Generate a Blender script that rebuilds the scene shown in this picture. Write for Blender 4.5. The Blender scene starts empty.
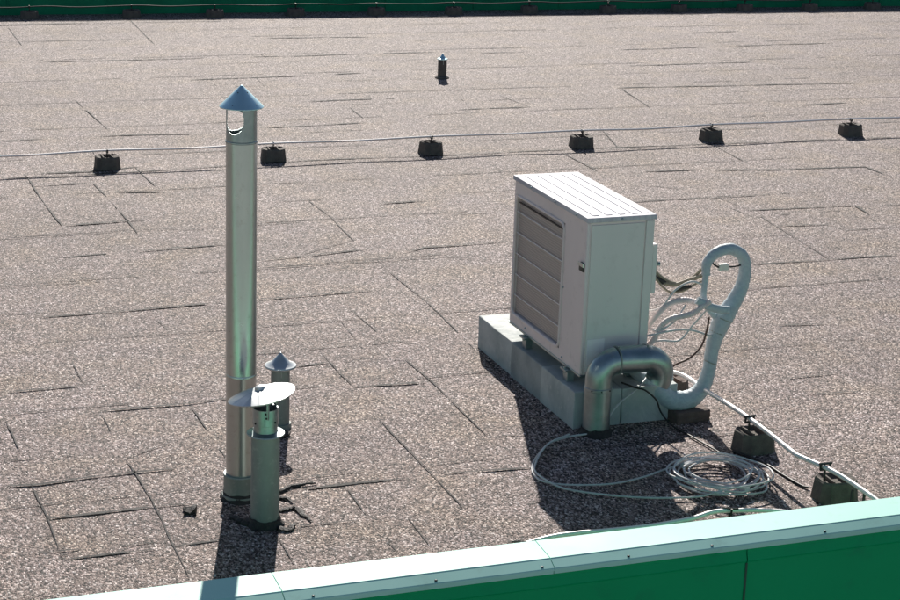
import bpy, bmesh, math, random
from mathutils import Vector, Matrix
random.seed(7)
S = bpy.context.scene
COL = S.collection
PI = math.pi
R = math.radians

# traced world coordinates (metres): X along the roof rows, Y across them
SEAMS=[[(1.529,12.259),(1.912,12.264),(2.45,12.269),(3.13,12.34),(3.56,12.377),(4.508,12.344),(5.483,12.347),(6.694,12.312),(8.262,12.256)],
[(1.765,12.354),(2.12,12.339),(2.479,12.415)],
[(1.319,9.205),(1.728,9.208),(2.294,9.247)],
[(2.443,9.247),(3.058,9.266)],
[(1.582,10.29),(1.732,10.297),(2.1,10.319),(2.293,10.339),(2.555,10.345)],
[(1.733,10.977),(2.213,11.013)],
[(1.715,12.019),(2.078,12.026)],
[(1.703,12.368),(1.699,11.509),(1.718,10.956)],
[(2.078,12.026),(2.101,11.632)],
[(2.102,11.472),(2.111,11.012),(2.104,10.679)],
[(2.427,12.456),(2.451,11.832)],
[(2.169,11.726),(2.478,11.686)],
[(1.215,9.89),(1.255,9.727)],
[(0.983,8.141),(1.356,8.139)],
[(1.357,8.487),(1.356,8.139)],
[(1.359,7.787),(1.753,7.787),(1.985,7.82)],
[(1.359,7.787),(1.357,7.498)],
[(1.356,7.215),(1.663,7.391)],
[(1.356,7.215),(1.372,6.798),(1.352,6.024)],
[(0.839,7.051),(0.989,7.03),(1.186,7.051),(1.526,7.056)],
[(0.955,7.061),(0.965,6.681),(0.959,6.303)],
[(0.959,6.303),(1.126,6.308),(1.306,6.302)],
[(0.954,6.684),(1.35,6.691),(1.522,6.684)],
[(0.961,7.817),(0.963,7.392)],
[(1.75,7.775),(1.747,7.074)],
[(1.337,6.311),(1.568,6.319)],
[(1.743,6.297),(1.733,6.018)],
[(1.887,6.706),(2.129,6.713),(2.378,6.709)],
[(2.123,6.693),(2.117,6.355)],
[(2.113,6.163),(2.123,6.022)],
[(2.492,7.444),(2.488,7.228),(2.496,6.72),(2.497,6.348)],
[(2.496,6.72),(2.946,6.674)],
[(2.506,7.807),(2.885,7.793)],
[(2.509,8.342),(2.51,7.82)],
[(2.717,8.134),(2.863,8.126),(2.88,7.78),(2.873,7.408),(2.87,7.05)],
[(2.87,7.05),(3.032,7.043)],
[(2.316,8.147),(2.508,8.173)],
[(2.645,9.973),(3.285,10.062)],
[(2.895,10.043),(3.374,10.338)],
[(3.712,11.088),(4.016,11.101)],
[(3.295,11.288),(3.311,10.84),(3.276,10.222)],
[(3.274,9.613),(3.281,8.947),(3.241,8.185)],
[(3.511,9.964),(3.635,10.024),(3.979,10.035),(4.188,10.056)],
[(2.852,8.962),(2.87,8.525)],
[(4.701,17.582),(5.717,17.496)],
[(2.441,16.589),(2.952,16.559),(3.884,16.569)],
[(4.29,16.559),(4.748,16.542),(6.092,16.555)],
[(3.512,15.528),(4.026,15.535),(5.061,15.606)],
[(2.443,14.827),(2.482,13.649)],
[(2.388,13.453),(3.169,13.371)],
[(3.614,13.503),(4.399,13.54)],
[(4.147,14.433),(4.988,14.453)],
[(1.683,13.42),(1.995,13.426)],
[(7.852,16.401),(8.774,16.439)],
[(9.106,16.449),(10.234,16.466)],
[(6.446,16.444),(6.939,16.425)],
[(5.254,13.895),(5.894,13.902)],
[(7.51,15.563),(8.838,15.565)],
[(6.944,14.559),(7.355,14.534),(9.241,14.401)],
[(8.157,13.571),(8.631,13.573)],
[(9.04,17.277),(9.636,17.326)],
[(6.294,11.519),(6.68,11.438),(7.409,11.382),(7.41,11.126)],
[(5.932,10.762),(5.96,10.346),(5.837,9.235)],
[(5.922,10.408),(6.703,10.369),(6.668,10.134)],
[(5.919,10.02),(6.275,9.964)],
[(5.323,9.249),(5.641,9.238),(6.309,9.236)],
[(4.875,8.17),(5.174,8.13)],
[(5.893,8.898),(5.982,8.731)],
[(3.668,18.867),(3.596,17.332)],
[(2.441,18.577),(2.412,17.452)],
[(4.464,14.124),(4.434,13.649)],
[(6.987,14.551),(6.847,13.684)],
[(5.831,14.39),(5.894,13.902)],
[(2.384,18.712),(3.248,18.725)],
[(6.104,13.019),(5.915,12.259)],
[(6.67,12.281),(6.631,11.708)],
[(5.574,11.214),(5.841,11.01)],
[(4.476,7.186),(4.749,7.157)],
[(5.745,11.572),(6.189,11.542)],
[(3.23,8.156),(3.236,7.847)],
[(5.456,12.284),(5.471,11.63)]]

LOOP=[(3.846,7.05,0.651),(3.847,7.05,0.705),(3.887,7.05,0.747),(3.958,7.05,0.76),(4.02,7.05,0.721),(4.035,7.05,0.652),(4.022,7.05,0.581),(3.988,7.05,0.515),(3.949,7.05,0.454),(3.921,7.05,0.388),(3.903,7.05,0.307),(3.895,7.05,0.216),(3.868,7.05,0.135),(3.812,7.05,0.089),(3.734,7.06,0.086),(3.674,7.08,0.124),(3.63,7.12,0.165),(3.60,7.22,0.20),(3.585,7.32,.26)]
LOOPR=[.018,.021,.024,.025,.026,.027,.030,.036,.044,.038,.030,.029,.034,.042,.045,.040,.032,.026,.022]

# ---------------------------------------------------------------- helpers
def tag(o, label=None, cat=None, group=None, kind=None):
    if label: o['label'] = label
    if cat: o['category'] = cat
    if group: o['group'] = group
    if kind: o['kind'] = kind
    return o

def empty(name, loc, label, cat, group=None, rz=0.0):
    o = bpy.data.objects.new(name, None); COL.objects.link(o)
    o.location = loc; o.rotation_euler = (0, 0, rz); o.empty_display_size = .1
    return tag(o, label, cat, group)

def obj(name, bm, mat, parent=None, smooth=False, loc=None):
    me = bpy.data.meshes.new(name)
    bm.normal_update(); bm.to_mesh(me); bm.free()
    me.materials.append(mat)
    if smooth:
        me.polygons.foreach_set('use_smooth', [True]*len(me.polygons))
        try: me.set_sharp_from_angle(angle=R(smooth if smooth is not True else 40))
        except Exception: pass
    o = bpy.data.objects.new(name, me); COL.objects.link(o)
    if parent: o.parent = parent
    if loc: o.location = loc
    return o

def box(bm, x0, x1, y0, y1, z0, z1, bevel=0, seg=2):
    vs = [bm.verts.new((x, y, z)) for z in (z0, z1) for y in (y0, y1) for x in (x0, x1)]
    fs = [(0,2,3,1),(4,5,7,6),(0,1,5,4),(2,6,7,3),(0,4,6,2),(1,3,7,5)]
    F = [bm.faces.new([vs[i] for i in f]) for f in fs]
    if bevel:
        E = list({e for f in F for e in f.edges})
        bmesh.ops.bevel(bm, geom=E, offset=bevel, segments=seg, affect='EDGES', profile=.5)

def cat(P, n=8, rad=None):
    P = [Vector(p) for p in P]
    Q = [P[0]*2-P[1]] + P + [P[-1]*2-P[-2]]
    out = []; ro = []
    for i in range(1, len(Q)-2):
        for k in range(n):
            t = k/n; a, b, c, d = Q[i-1:i+3]
            out.append(.5*((2*b)+(c-a)*t+(2*a-5*b+4*c-d)*t*t+(3*b-a-3*c+d)*t**3))
            if rad: ro.append(rad[i-1]*(1-t)+rad[i]*t)
    out.append(P[-1])
    if rad: ro.append(rad[-1]); return out, ro
    return out

def tube(bm, P, rad, sides=10, closed=False, jit=None, flat=1.0):
    P = [Vector(p) for p in P]; n = len(P)
    if not hasattr(rad, '__len__'): rad = [rad]*n
    T = []
    for i in range(n):
        a = P[(i-1) % n] if closed or i > 0 else P[i]
        b = P[(i+1) % n] if closed or i < n-1 else P[i]
        T.append((b-a).normalized())
    up = Vector((0, 0, 1)) if abs(T[0].z) < .9 else Vector((0, 1, 0))
    N = (up - T[0]*up.dot(T[0])).normalized()
    rings = []
    for i in range(n):
        N = (N - T[i]*N.dot(T[i])).normalized(); B = T[i].cross(N)
        r = []
        for k in range(sides):
            a = 2*PI*k/sides
            rr = rad[i]*(1 + (jit(i, k) if jit else 0))
            r.append(bm.verts.new(P[i] + N*math.cos(a)*rr*flat + B*math.sin(a)*rr))
        rings.append(r)
    for i in range(n if closed else n-1):
        A = rings[i]; Bq = rings[(i+1) % n]
        for k in range(sides):
            bm.faces.new((A[k], A[(k+1) % sides], Bq[(k+1) % sides], Bq[k]))
    if not closed:
        bm.faces.new(rings[0][::-1]); bm.faces.new(rings[-1])
    return rings

def lathe(bm, prof, sides=40, cx=0, cy=0, caps=(True, True), fn=None):
    rings = []
    for r, z in prof:
        ring = []
        for k in range(sides):
            a = 2*PI*k/sides
            rr = r*(1+(fn(a, r, z) if fn else 0))
            ring.append(bm.verts.new((cx+rr*math.cos(a), cy+rr*math.sin(a), z)))
        rings.append(ring)
    for A, B in zip(rings, rings[1:]):
        for k in range(sides):
            bm.faces.new((A[k], A[(k+1) % sides], B[(k+1) % sides], B[k]))
    if caps[0]: bm.faces.new(rings[0][::-1])
    if caps[1]: bm.faces.new(rings[-1])
    return rings

# ---------------------------------------------------------------- materials
def newmat(name):
    m = bpy.data.materials.new(name); m.use_nodes = True
    nt = m.node_tree; b = nt.nodes['Principled BSDF']
    return m, nt, b
def nd(nt, t, **k):
    n = nt.nodes.new(t)
    for a, v in k.items():
        if a == 'inp':
            for kk, vv in v.items(): n.inputs[kk].default_value = vv
        else: setattr(n, a, v)
    return n
def ramp(nt, src, stops, interp='LINEAR'):
    r = nd(nt, 'ShaderNodeValToRGB'); r.color_ramp.interpolation = interp
    e = r.color_ramp.elements
    while len(e) < len(stops): e.new(.5)
    for x, (p, c) in zip(e, stops):
        x.position = p; x.color = (*c, 1) if hasattr(c, '__len__') else (c, c, c, 1)
    nt.links.new(src, r.inputs[0]); return r.outputs[0]
def mix(nt, a, b, f, mode='MIX'):
    n = nd(nt, 'ShaderNodeMix', data_type='RGBA', blend_type=mode)
    for s, v in (('A', a), ('B', b)):
        i = [q for q in n.inputs if q.name == s and q.type == 'RGBA'][0]
        if hasattr(v, 'links'): nt.links.new(v, i)
        else: i.default_value = (*v, 1)
    if hasattr(f, 'links'): nt.links.new(f, n.inputs[0])
    else: n.inputs[0].default_value = f
    return [q for q in n.outputs if q.type == 'RGBA'][0]
def noise(nt, vec, scale, detail=3, rough=.55, stretch=None):
    n = nd(nt, 'ShaderNodeTexNoise', inp={'Scale': scale, 'Detail': detail, 'Roughness': rough})
    if stretch:
        mp = nd(nt, 'ShaderNodeMapping'); mp.inputs['Scale'].default_value = stretch
        nt.links.new(vec, mp.inputs[0]); vec = mp.outputs[0]
    nt.links.new(vec, n.inputs['Vector']); return n.outputs['Fac']
def coords(nt, obj_space=True):
    t = nd(nt, 'ShaderNodeTexCoord')
    return t.outputs['Object']
def bump(nt, b, h, strength, dist):
    n = nd(nt, 'ShaderNodeBump', inp={'Strength': strength, 'Distance': dist})
    nt.links.new(h, n.inputs['Height']); nt.links.new(n.outputs[0], b.inputs['Normal'])

def worn(name, col, col2, rough=.5, metal=0, scale=6, stretch=None, amt=1, bstr=.15, bdist=.002, dirt=None, spec=.5, rvar=.15):
    m, nt, b = newmat(name); v = coords(nt)
    f = noise(nt, v, scale, 5, .6, stretch)
    f = ramp(nt, f, [(.35, 0), (.68, 1)])
    c = mix(nt, col, col2, f)
    if dirt:
        d = noise(nt, v, scale*3.7, 6, .7)
        d = ramp(nt, d, [(.56, 0), (.7, 1)])
        mm = nd(nt, 'ShaderNodeMath', operation='MULTIPLY', inp={1: .6}); nt.links.new(d, mm.inputs[0])
        c = mix(nt, c, dirt, mm.outputs[0])
    nt.links.new(c, b.inputs['Base Color'])
    mr = nd(nt, 'ShaderNodeMapRange', inp={'To Min': max(.05, rough-rvar), 'To Max': min(1, rough+rvar)})
    nt.links.new(noise(nt, v, scale*2.3, 4), mr.inputs[0]); nt.links.new(mr.outputs[0], b.inputs['Roughness'])
    b.inputs['Metallic'].default_value = metal; b.inputs['Specular IOR Level'].default_value = spec
    if bstr: bump(nt, b, noise(nt, v, scale*5, 4), bstr, bdist)
    return m

def roof_mat():
    m, nt, b = newmat('granule_felt'); v = coords(nt)
    # individual mineral granules
    mpv = nd(nt, 'ShaderNodeMapping'); mpv.inputs['Scale'].default_value = (1, .52, 1); nt.links.new(v, mpv.inputs[0])
    def vor(scale):
        n = nd(nt, 'ShaderNodeTexVoronoi', feature='F1', inp={'Scale': scale, 'Randomness': 1.0})
        nt.links.new(mpv.outputs[0], n.inputs['Vector']); return n
    v1 = vor(178); v2 = vor(48)
    s1 = nd(nt, 'ShaderNodeSeparateColor'); nt.links.new(v1.outputs['Color'], s1.inputs[0])
    s2 = nd(nt, 'ShaderNodeSeparateColor'); nt.links.new(v2.outputs['Color'], s2.inputs[0])
    g1 = ramp(nt, s1.outputs[0], GR1)
    g2 = ramp(nt, s2.outputs[1], [(0, (.5,.5,.5)), (.25, (.75,.75,.76)), (.6, (1,.98,.97)), (.85, (1.25,1.2,1.18)), (1, (1.6,1.5,1.45))])
    c = mix(nt, g1, g2, .22, 'MULTIPLY')
    # sheet to sheet tone: rolls about a metre wide, and soft mottling
    br = nd(nt, 'ShaderNodeTexBrick', inp={'Scale': 1.0, 'Mortar Size': .0, 'Brick Width': 2.6, 'Row Height': .98, 'Color1': (.93,.92,.92,1), 'Color2': (1.06,1.06,1.07,1), 'Bias': 0})
    mp = nd(nt, 'ShaderNodeMapping'); mp.inputs['Location'].default_value = (.4, .27, 0)
    nt.links.new(v, mp.inputs[0]); nt.links.new(mp.outputs[0], br.inputs['Vector'])
    c = mix(nt, c, br.outputs[0], 1.0, 'MULTIPLY')
    t = ramp(nt, noise(nt, v, 2.6, 4, .6), [(.3, (1.04,1.0,.86)), (.5, (1,1,1)), (.72, (.95,.95,1.03))])
    c = mix(nt, c, t, .9, 'MULTIPLY')
    t = ramp(nt, noise(nt, v, .7, 5, .65), [(.3, (.84,.82,.80)), (.7, (1.1,1.1,1.1))])
    c = mix(nt, c, t, .9, 'MULTIPLY')
    # bare bitumen where granules have worn off
    w = ramp(nt, noise(nt, v, 19, 6, .75), [(.66, 0), (.72, 1)])
    mm = nd(nt, 'ShaderNodeMath', operation='MULTIPLY', inp={1: .35}); nt.links.new(w, mm.inputs[0])
    c = mix(nt, c, (.05,.045,.042), mm.outputs[0])
    nt.links.new(c, b.inputs['Base Color'])
    b.inputs['Roughness'].default_value = .75; b.inputs['Specular IOR Level'].default_value = .3
    # height: granules + undulation
    inv = nd(nt, 'ShaderNodeMath', operation='SUBTRACT', inp={0: 1.0}); nt.links.new(v1.outputs['Distance'], inv.inputs[1])
    ad = nd(nt, 'ShaderNodeMath', operation='MULTIPLY_ADD', inp={1: .8}); nt.links.new(s1.outputs[2], ad.inputs[0]); nt.links.new(inv.outputs[0], ad.inputs[2])
    b1 = nd(nt, 'ShaderNodeBump', inp={'Strength': .9, 'Distance': .005}); nt.links.new(ad.outputs[0], b1.inputs['Height'])
    b2 = nd(nt, 'ShaderNodeBump', inp={'Strength': .5, 'Distance': .03}); nt.links.new(noise(nt, v, 1.7, 4), b2.inputs['Height'])
    nt.links.new(b2.outputs[0], b1.inputs['Normal']); nt.links.new(b1.outputs[0], b.inputs['Normal'])
    return m
GR1 = [(0, (.014,.011,.010)), (.18, (.042,.031,.028)), (.36, (.130,.094,.083)), (.55, (.245,.183,.164)), (.76, (.355,.275,.250)), (.90, (.54,.445,.41)), (1, (.84,.75,.71))]

M = {}
M['roof'] = roof_mat()
M['seam'] = worn('bitumen_edge', (.014,.012,.012), (.03,.025,.023), .85, scale=30)
M['flap'] = worn('torn_bitumen', (.022,.02,.02), (.05,.042,.04), .7, scale=40, bstr=.6, bdist=.01)
M['galv'] = worn('galvanised_steel', (.60,.655,.64), (.52,.575,.565), .31, 1, scale=9, stretch=(1,1,.25), bstr=.09, dirt=(.44,.46,.44), rvar=.09)
M['galv_dull'] = worn('dull_galvanised', (.43,.50,.51), (.27,.335,.35), .34, .92, scale=12, bstr=.2, dirt=(.50,.50,.47), rvar=.12)
M['vent'] = worn('weathered_zinc', (.31,.335,.315), (.22,.245,.235), .58, .3, scale=10, stretch=(1,1,.35), bstr=.2, dirt=(.42,.43,.41))
M['capzinc'] = worn('cowl_zinc', (.60,.63,.64), (.50,.54,.56), .40, .8, scale=20, bstr=.1, rvar=.06)
M['blue'] = worn('sky_tinted_cowl', (.66,.90,.96), (.58,.83,.90), .42, .85, scale=14, bstr=.06, rvar=.06)  # galvanised sheet with blue sky reflection put into its base colour
M['inner'] = worn('dark_steel', (.10,.095,.085), (.05,.05,.045), .6, .3, scale=30)  # plain dark tone for the bent tab and the handle
M['dark'] = worn('dark_plastic', (.012,.012,.013), (.03,.03,.03), .55, scale=30)
M['ac'] = worn('off_white_enamel', (.90,.79,.76), (.83,.73,.705), .42, scale=4, stretch=(1,1,.35), bstr=.02, dirt=(.68,.59,.56), rvar=.06, spec=.35)
M['acside'] = worn('side_enamel', (.80,.78,.745), (.73,.72,.69), .33, scale=3, stretch=(1,1,.5), bstr=.02, dirt=(.62,.60,.57), rvar=.06, spec=.4)
M['actop'] = worn('streaked_top_enamel', (.70,.69,.72), (.44,.43,.48), .62, scale=6, stretch=(4.5,.22,1), bstr=.03, rvar=.1, spec=.25)  # greyer than the casing, streaked along the lid
M['wire'] = worn('guard_wire', (.92,.86,.82), (.85,.78,.75), .4, scale=10)
M['sticker'] = worn('sticker', (.97,.97,.94), (.93,.93,.90), .7, scale=20, bstr=0, spec=.2)
M['conc'] = worn('painted_concrete', (.56,.59,.57), (.38,.42,.41), .8, scale=7, bstr=.5, bdist=.008, dirt=(.68,.68,.63))
M['conc_dark'] = worn('grime_shade_concrete', (.42,.45,.44), (.26,.29,.29), .85, scale=7, bstr=.5, bdist=.008, dirt=(.36,.38,.37))  # shade under the air conditioner put into the colour, plus grime
M['blockc'] = worn('dark_block', (.155,.135,.115), (.10,.088,.076), .9, scale=25, bstr=.7, bdist=.006, dirt=(.21,.19,.165))
M['brown'] = worn('brown_block', (.16,.115,.095), (.11,.08,.07), .9, scale=20, bstr=.6, bdist=.006)
M['mint'] = worn('mint_sheet', (.50,.88,.76), (.45,.81,.70), .56, scale=2.5, bstr=.03, dirt=(.38,.66,.56), rvar=.06, spec=.18)  # lighter mint base than the green sheet below it
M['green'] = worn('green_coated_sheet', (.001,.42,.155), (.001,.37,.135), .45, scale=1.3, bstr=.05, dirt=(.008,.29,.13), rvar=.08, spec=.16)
M['greenlip'] = worn('bright_green_sheet', (.006,.19,.10), (.005,.165,.085), .4, scale=2, bstr=.02)
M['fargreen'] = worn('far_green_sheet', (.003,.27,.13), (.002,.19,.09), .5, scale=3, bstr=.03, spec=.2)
M['cond'] = worn('white_conductor', (.92,.87,.85), (.85,.80,.78), .45, .25, scale=20, rvar=.08)
M['coil'] = worn('grey_cable', (.72,.71,.70), (.58,.57,.57), .5, scale=30)
M['cable_b'] = worn('black_cable', (.02,.018,.018), (.04,.035,.03), .5, scale=30)
M['cable_br'] = worn('brown_cable', (.13,.06,.045), (.09,.045,.035), .5, scale=30)
M['cable_ye'] = worn('beige_hose', (.42,.36,.27), (.25,.20,.14), .6, scale=40)
M['hose'] = worn('grey_hose', (.80,.72,.70), (.66,.58,.57), .6, scale=30)
M['plug'] = worn('plug_white', (.85,.82,.74), (.8,.77,.7), .4, scale=20)
M['ground'] = worn('pale_bounce_paving', (.36,.36,.33), (.28,.29,.26), .9, scale=.5)  # unseen yard, made pale to brighten reflections in the flue
M['render'] = worn('facade_green', (.02,.10,.06), (.016,.085,.05), .6, scale=1)

def wrapmat():
    m, nt, b = newmat('wrapped_foil_insulation'); v = coords(nt)
    w = nd(nt, 'ShaderNodeTexWave', wave_type='BANDS', bands_direction='Z', inp={'Scale': 9, 'Distortion': 16, 'Detail': 4, 'Detail Scale': 3})
    nt.links.new(v, w.inputs[0])
    c = ramp(nt, w.outputs['Fac'], [(0, (.40,.49,.54)), (.5, (.43,.52,.57)), (1, (.47,.56,.60))])
    d = ramp(nt, noise(nt, v, 7, 4, .6), [(.45, 0), (.8, 1)])
    c = mix(nt, c, (.56,.58,.60), d)
    nt.links.new(c, b.inputs['Base Color']); b.inputs['Roughness'].default_value = .55
    bump(nt, b, w.outputs['Fac'], .12, .003)
    return m
M['wrap'] = wrapmat()

def grillemat():
    # fine louvre behind the guard: a real recessed plate with a ribbed surface
    m, nt, b = newmat('fan_louvre'); v = coords(nt)
    w = nd(nt, 'ShaderNodeTexWave', wave_type='BANDS', bands_direction='Z', inp={'Scale': 28, 'Distortion': 0})
    nt.links.new(v, w.inputs[0])
    c = ramp(nt, w.outputs['Fac'], [(0, (.42,.35,.315)), (.6, (.50,.425,.385)), (1, (.55,.475,.435))])
    c = mix(nt, c, (.52,.45,.41), ramp(nt, noise(nt, v, 5, 5), [(.5, 0), (.9, 1)]))
    nt.links.new(c, b.inputs['Base Color']); b.inputs['Roughness'].default_value = .5
    bump(nt, b, w.outputs['Fac'], .3, .003)
    return m
M['louvre'] = grillemat()

# ---------------------------------------------------------------- setting
YI, YF = 5.59, 5.452      # near coping: inner edge and outer fold
X0, X1 = -9.0, 24.0
FS = -.055
def FY(x): return 19.36+FS*(x-2.42)     # foot of the far parapet, slightly out of square
bm = bmesh.new(); nx, ny = 132, 56
g = [[bm.verts.new((X0+(X1-X0)*i/nx, YI-.04+(FY(X0+(X1-X0)*i/nx)+.05-YI)*j/ny, random.uniform(-.002, .002))) for i in range(nx+1)] for j in range(ny+1)]
for j in range(ny):
    for i in range(nx): bm.faces.new((g[j][i], g[j][i+1], g[j+1][i+1], g[j+1][i]))
tag(obj('roof', bm, M['roof'], smooth=True), 'flat roof of pinkish grey granulated felt sheets', kind='structure')
bm = bmesh.new()
for a, b_ in (((-400, -400), (400, 400)),):
    bm.faces.new([bm.verts.new(q) for q in ((-400,-400,-6),(400,-400,-6),(400,400,-6),(-400,400,-6))])
tag(obj('ground', bm, M['ground']), 'unseen pale paved ground far below the roof, toned to reflect light upward', kind='structure')

# seams and cracks between the felt sheets: slightly raised ragged lips
bm = bmesh.new()
def ribbon(pts, w, z=.0045, fine=.03, jit=1.0, gap=.0):
    P = [Vector((x, y, 0)) for x, y in pts]
    path = [P[0]]
    for a, b_ in zip(P, P[1:]):
        n = max(1, int((b_-a).length/fine))
        for k in range(1, n+1): path.append(a.lerp(b_, k/n))
    off = 0; prev = None; ph = random.uniform(0, 9); gone = 0
    for i, q in enumerate(path):
        d = (path[min(i+1, len(path)-1)]-path[max(i-1, 0)]).normalized(); n = Vector((-d.y, d.x, 0))
        off = off*.8+random.uniform(-.0012, .0012)*jit
        t = min(1, min(i, len(path)-1-i)/4+.15)
        ww = w*t*(.45+.55*abs(math.sin(i*.13+ph))+random.uniform(-.25, .35))
        ww = max(ww, .0008)
        if gone > 0: gone -= 1; prev = None; continue
        if random.random() < gap: gone = random.randint(1, 6)
        a = bm.verts.new(q+n*(off+ww/2)+Vector((0,0,z)))
        c = bm.verts.new(q+n*(off-ww/2)+Vector((0,0,z)))
        if prev: bm.faces.new((prev[0], prev[1], c, a))
        prev = (a, c)
for i, s in enumerate(SEAMS):
    d = s[-1][1] > 10.5
    hor = abs(s[-1][1]-s[0][1]) < .5*abs(s[-1][0]-s[0][0])
    ribbon(s, .017 if i == 0 else ((.026 if d else .018) if hor else (.010 if d else .0065)), gap=.01)
# further seams of the same kind, running on past the traced ones
for row in range(1, 14):      # full sheet laps, mostly pressed tight
    y = 5.86+row*.985+random.uniform(-.03, .03)
    if abs(y-12.27) < .3: continue
    ribbon([(x, y+random.uniform(-.012, .012)) for x in (-8, -4, 0, 2, 4, 6, 8, 11, 15, 20)], .005+.0007*row, fine=.06, gap=.07)
for k in range(330):
    x = random.uniform(-6, 18); row = random.randint(0, 26); y = 5.86+row*.4925+random.uniform(-.06, .06)
    L = random.uniform(.25, 1.1)
    if random.random() < .62: ribbon([(x, y), (x+L*1.3, y+random.uniform(-.03, .03))], .008, gap=.1)
    else: ribbon([(x, y), (x+random.uniform(-.04, .04), min(y+L*.8, 18.4))], .0045, gap=.2)
tag(obj('roof_seams', bm, M['seam']), 'dark ragged edges where the felt sheets overlap', kind='structure')

# ---------------------------------------------------------------- near parapet
par = empty('parapet', (3, 5.3, 0), 'near parapet wall of deep green sheet under a sunlit mint green coping', 'parapet')
def P(b):   # bmesh from world to thing-local
    return b
def local(o, root):
    o.matrix_parent_inverse = Matrix.Identity(4)
    for v in o.data.vertices: v.co -= root.location
    return o
bm = bmesh.new(); box(bm, X0, X1, 5.425, YI-.035, -6, .148)
local(obj('wall', bm, M['green'], par), par)
def coping(x0, x1):
    bm = bmesh.new()
    prof = [(YI-.002, .150), (YI, .196), (YI-.004, .2), (YF+.004, .1925), (YF, .190), (YF-.038, .1735), (YF-.041, .171), (YF-.041, .163), (YF-.034, .163), (YF-.034, .150)]
    a = [bm.verts.new((x0, y, z)) for y, z in prof]; b_ = [bm.verts.new((x1, y, z)) for y, z in prof]
    for i in range(len(prof)-1): bm.faces.new((a[i], a[i+1], b_[i+1], b_[i]))
    bm.faces.new(a[::-1]); bm.faces.new(b_); bm.faces.new((a[0], b_[0], b_[-1], a[-1]))
    local(obj('coping_sheet', bm, M['mint'], par), par)
jo = [-8.97, -6.9, -5.2, -3.6, -1.9, -.3, 1.525, 2.462, 4.32, 6.2, 8.1, 10, 12, 14, 16, 18, 20, 22, 23.97]
for a, b_ in zip(jo, jo[1:]): coping(a+.0015, b_-.0015)
# fascia under the coping, in panels
for a, b_ in zip([-9, -5.6, -3.4, -1.2, 1.0, 3.20, 5.4, 7.6, 9.8, 12, 16, 20], [-5.6, -3.4, -1.2, 1.0, 3.20, 5.4, 7.6, 9.8, 12, 16, 20, 24]):
    bm = bmesh.new()
    prof = [(YF-.026, .1485), (YF-.040, .107), (YF-.036, .100), (YF-.0335, .099), (YF-.0335, -.9), (5.4225, -.9), (5.4225, .1485)]
    A = [bm.verts.new((a+.002, y, z)) for y, z in prof]
    B = [bm.verts.new((b_-.002, y, z)) for y, z in prof]
    for i in range(len(prof)): bm.faces.new((A[i], A[(i+1) % len(prof)], B[(i+1) % len(prof)], B[i]))
    bm.faces.new(A[::-1]); bm.faces.new(B)
    local(obj('fascia_panel', bm, M['green'], par), par)
    bm = bmesh.new(); box(bm, b_-.004, b_+.004, YF-.0365, YF-.0345, -.9, .097)
    local(obj('panel_joint', bm, M['render'], par), par)
x = -2.0
while x < 9:
    bm = bmesh.new()
    bmesh.ops.create_uvsphere(bm, u_segments=10, v_segments=6, radius=.0055)
    for v in bm.verts: v.co = Vector((v.co.x, v.co.y, v.co.z*.6)) + Vector((x, YF-.030, .1785))
    local(obj('screw_head', bm, M['dark'], par, smooth=True), par)
    x += random.choice((.38, .32, .45, .1, .42))

# far parapet
fp = empty('parapet', (7, FY(7), 0), 'far low parapet of dark green sheet along the top edge of the roof', 'parapet', None, math.atan(FS))
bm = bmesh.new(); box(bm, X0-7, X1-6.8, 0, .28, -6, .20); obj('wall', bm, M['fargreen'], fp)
bm = bmesh.new(); box(bm, X0-7, X1-6.8, -.03, .32, .203, .23, .004); obj('coping_sheet', bm, M['mint'], fp)
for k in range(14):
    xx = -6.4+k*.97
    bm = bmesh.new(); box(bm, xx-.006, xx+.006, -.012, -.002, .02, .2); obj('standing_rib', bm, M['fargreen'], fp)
# side parapets well outside the frame
for xx, lab in ((X0-.28, 'green parapet closing the roof on the left, outside the photo'), (X1, 'green parapet closing the roof on the right, outside the photo')):
    bm = bmesh.new(); box(bm, xx, xx+.28, 5.2, 19.7, -6, .24)
    tag(obj('parapet', bm, M['fargreen']), lab, 'parapet')

# ---------------------------------------------------------------- conductor blocks
def block_mesh(w=.165, d=.155, h=.082, seed=0):
    rnd = random.Random(seed)
    bm = bmesh.new()
    def oct(w, d, c, z): return [(-w+c, -d, z), (w-c, -d, z), (w, -d+c, z), (w, d-c, z), (w-c, d, z), (-w+c, d, z), (-w, d-c, z), (-w, -d+c, z)]
    lo = [bm.verts.new(p) for p in oct(w/2, d/2, .03, -.004)]
    mid = [bm.verts.new(p) for p in oct(w/2*.97, d/2*.97, .03, h*.3)]
    hi = [bm.verts.new(p) for p in oct(w/2*.90, d/2*.86, .026, h*.93)]
    tp = [bm.verts.new(p) for p in oct(w/2*.85, d/2*.80, .022, h)]
    for A, B in ((lo, mid), (mid, hi), (hi, tp)):
        for k in range(8): bm.faces.new((A[k], A[(k+1) % 8], B[(k+1) % 8], B[k]))
    bm.faces.new(lo[::-1])
    # top with a sunken saddle across it and two ridges
    ci = [bm.verts.new((v.co.x*.35, v.co.y*.86, h-.018)) for v in tp]
    for k in range(8): bm.faces.new((tp[k], tp[(k+1) % 8], ci[(k+1) % 8], ci[k]))
    bm.faces.new(ci)
    for v in bm.verts: v.co += Vector((rnd.uniform(-1, 1), rnd.uniform(-1, 1), rnd.uniform(-1, 1)))*.0018
    for s in (-1, 1): box(bm, s*.030-.004, s*.030+.004, -.045, .045, h-.02, h+.002, .001)
    return bm
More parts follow.
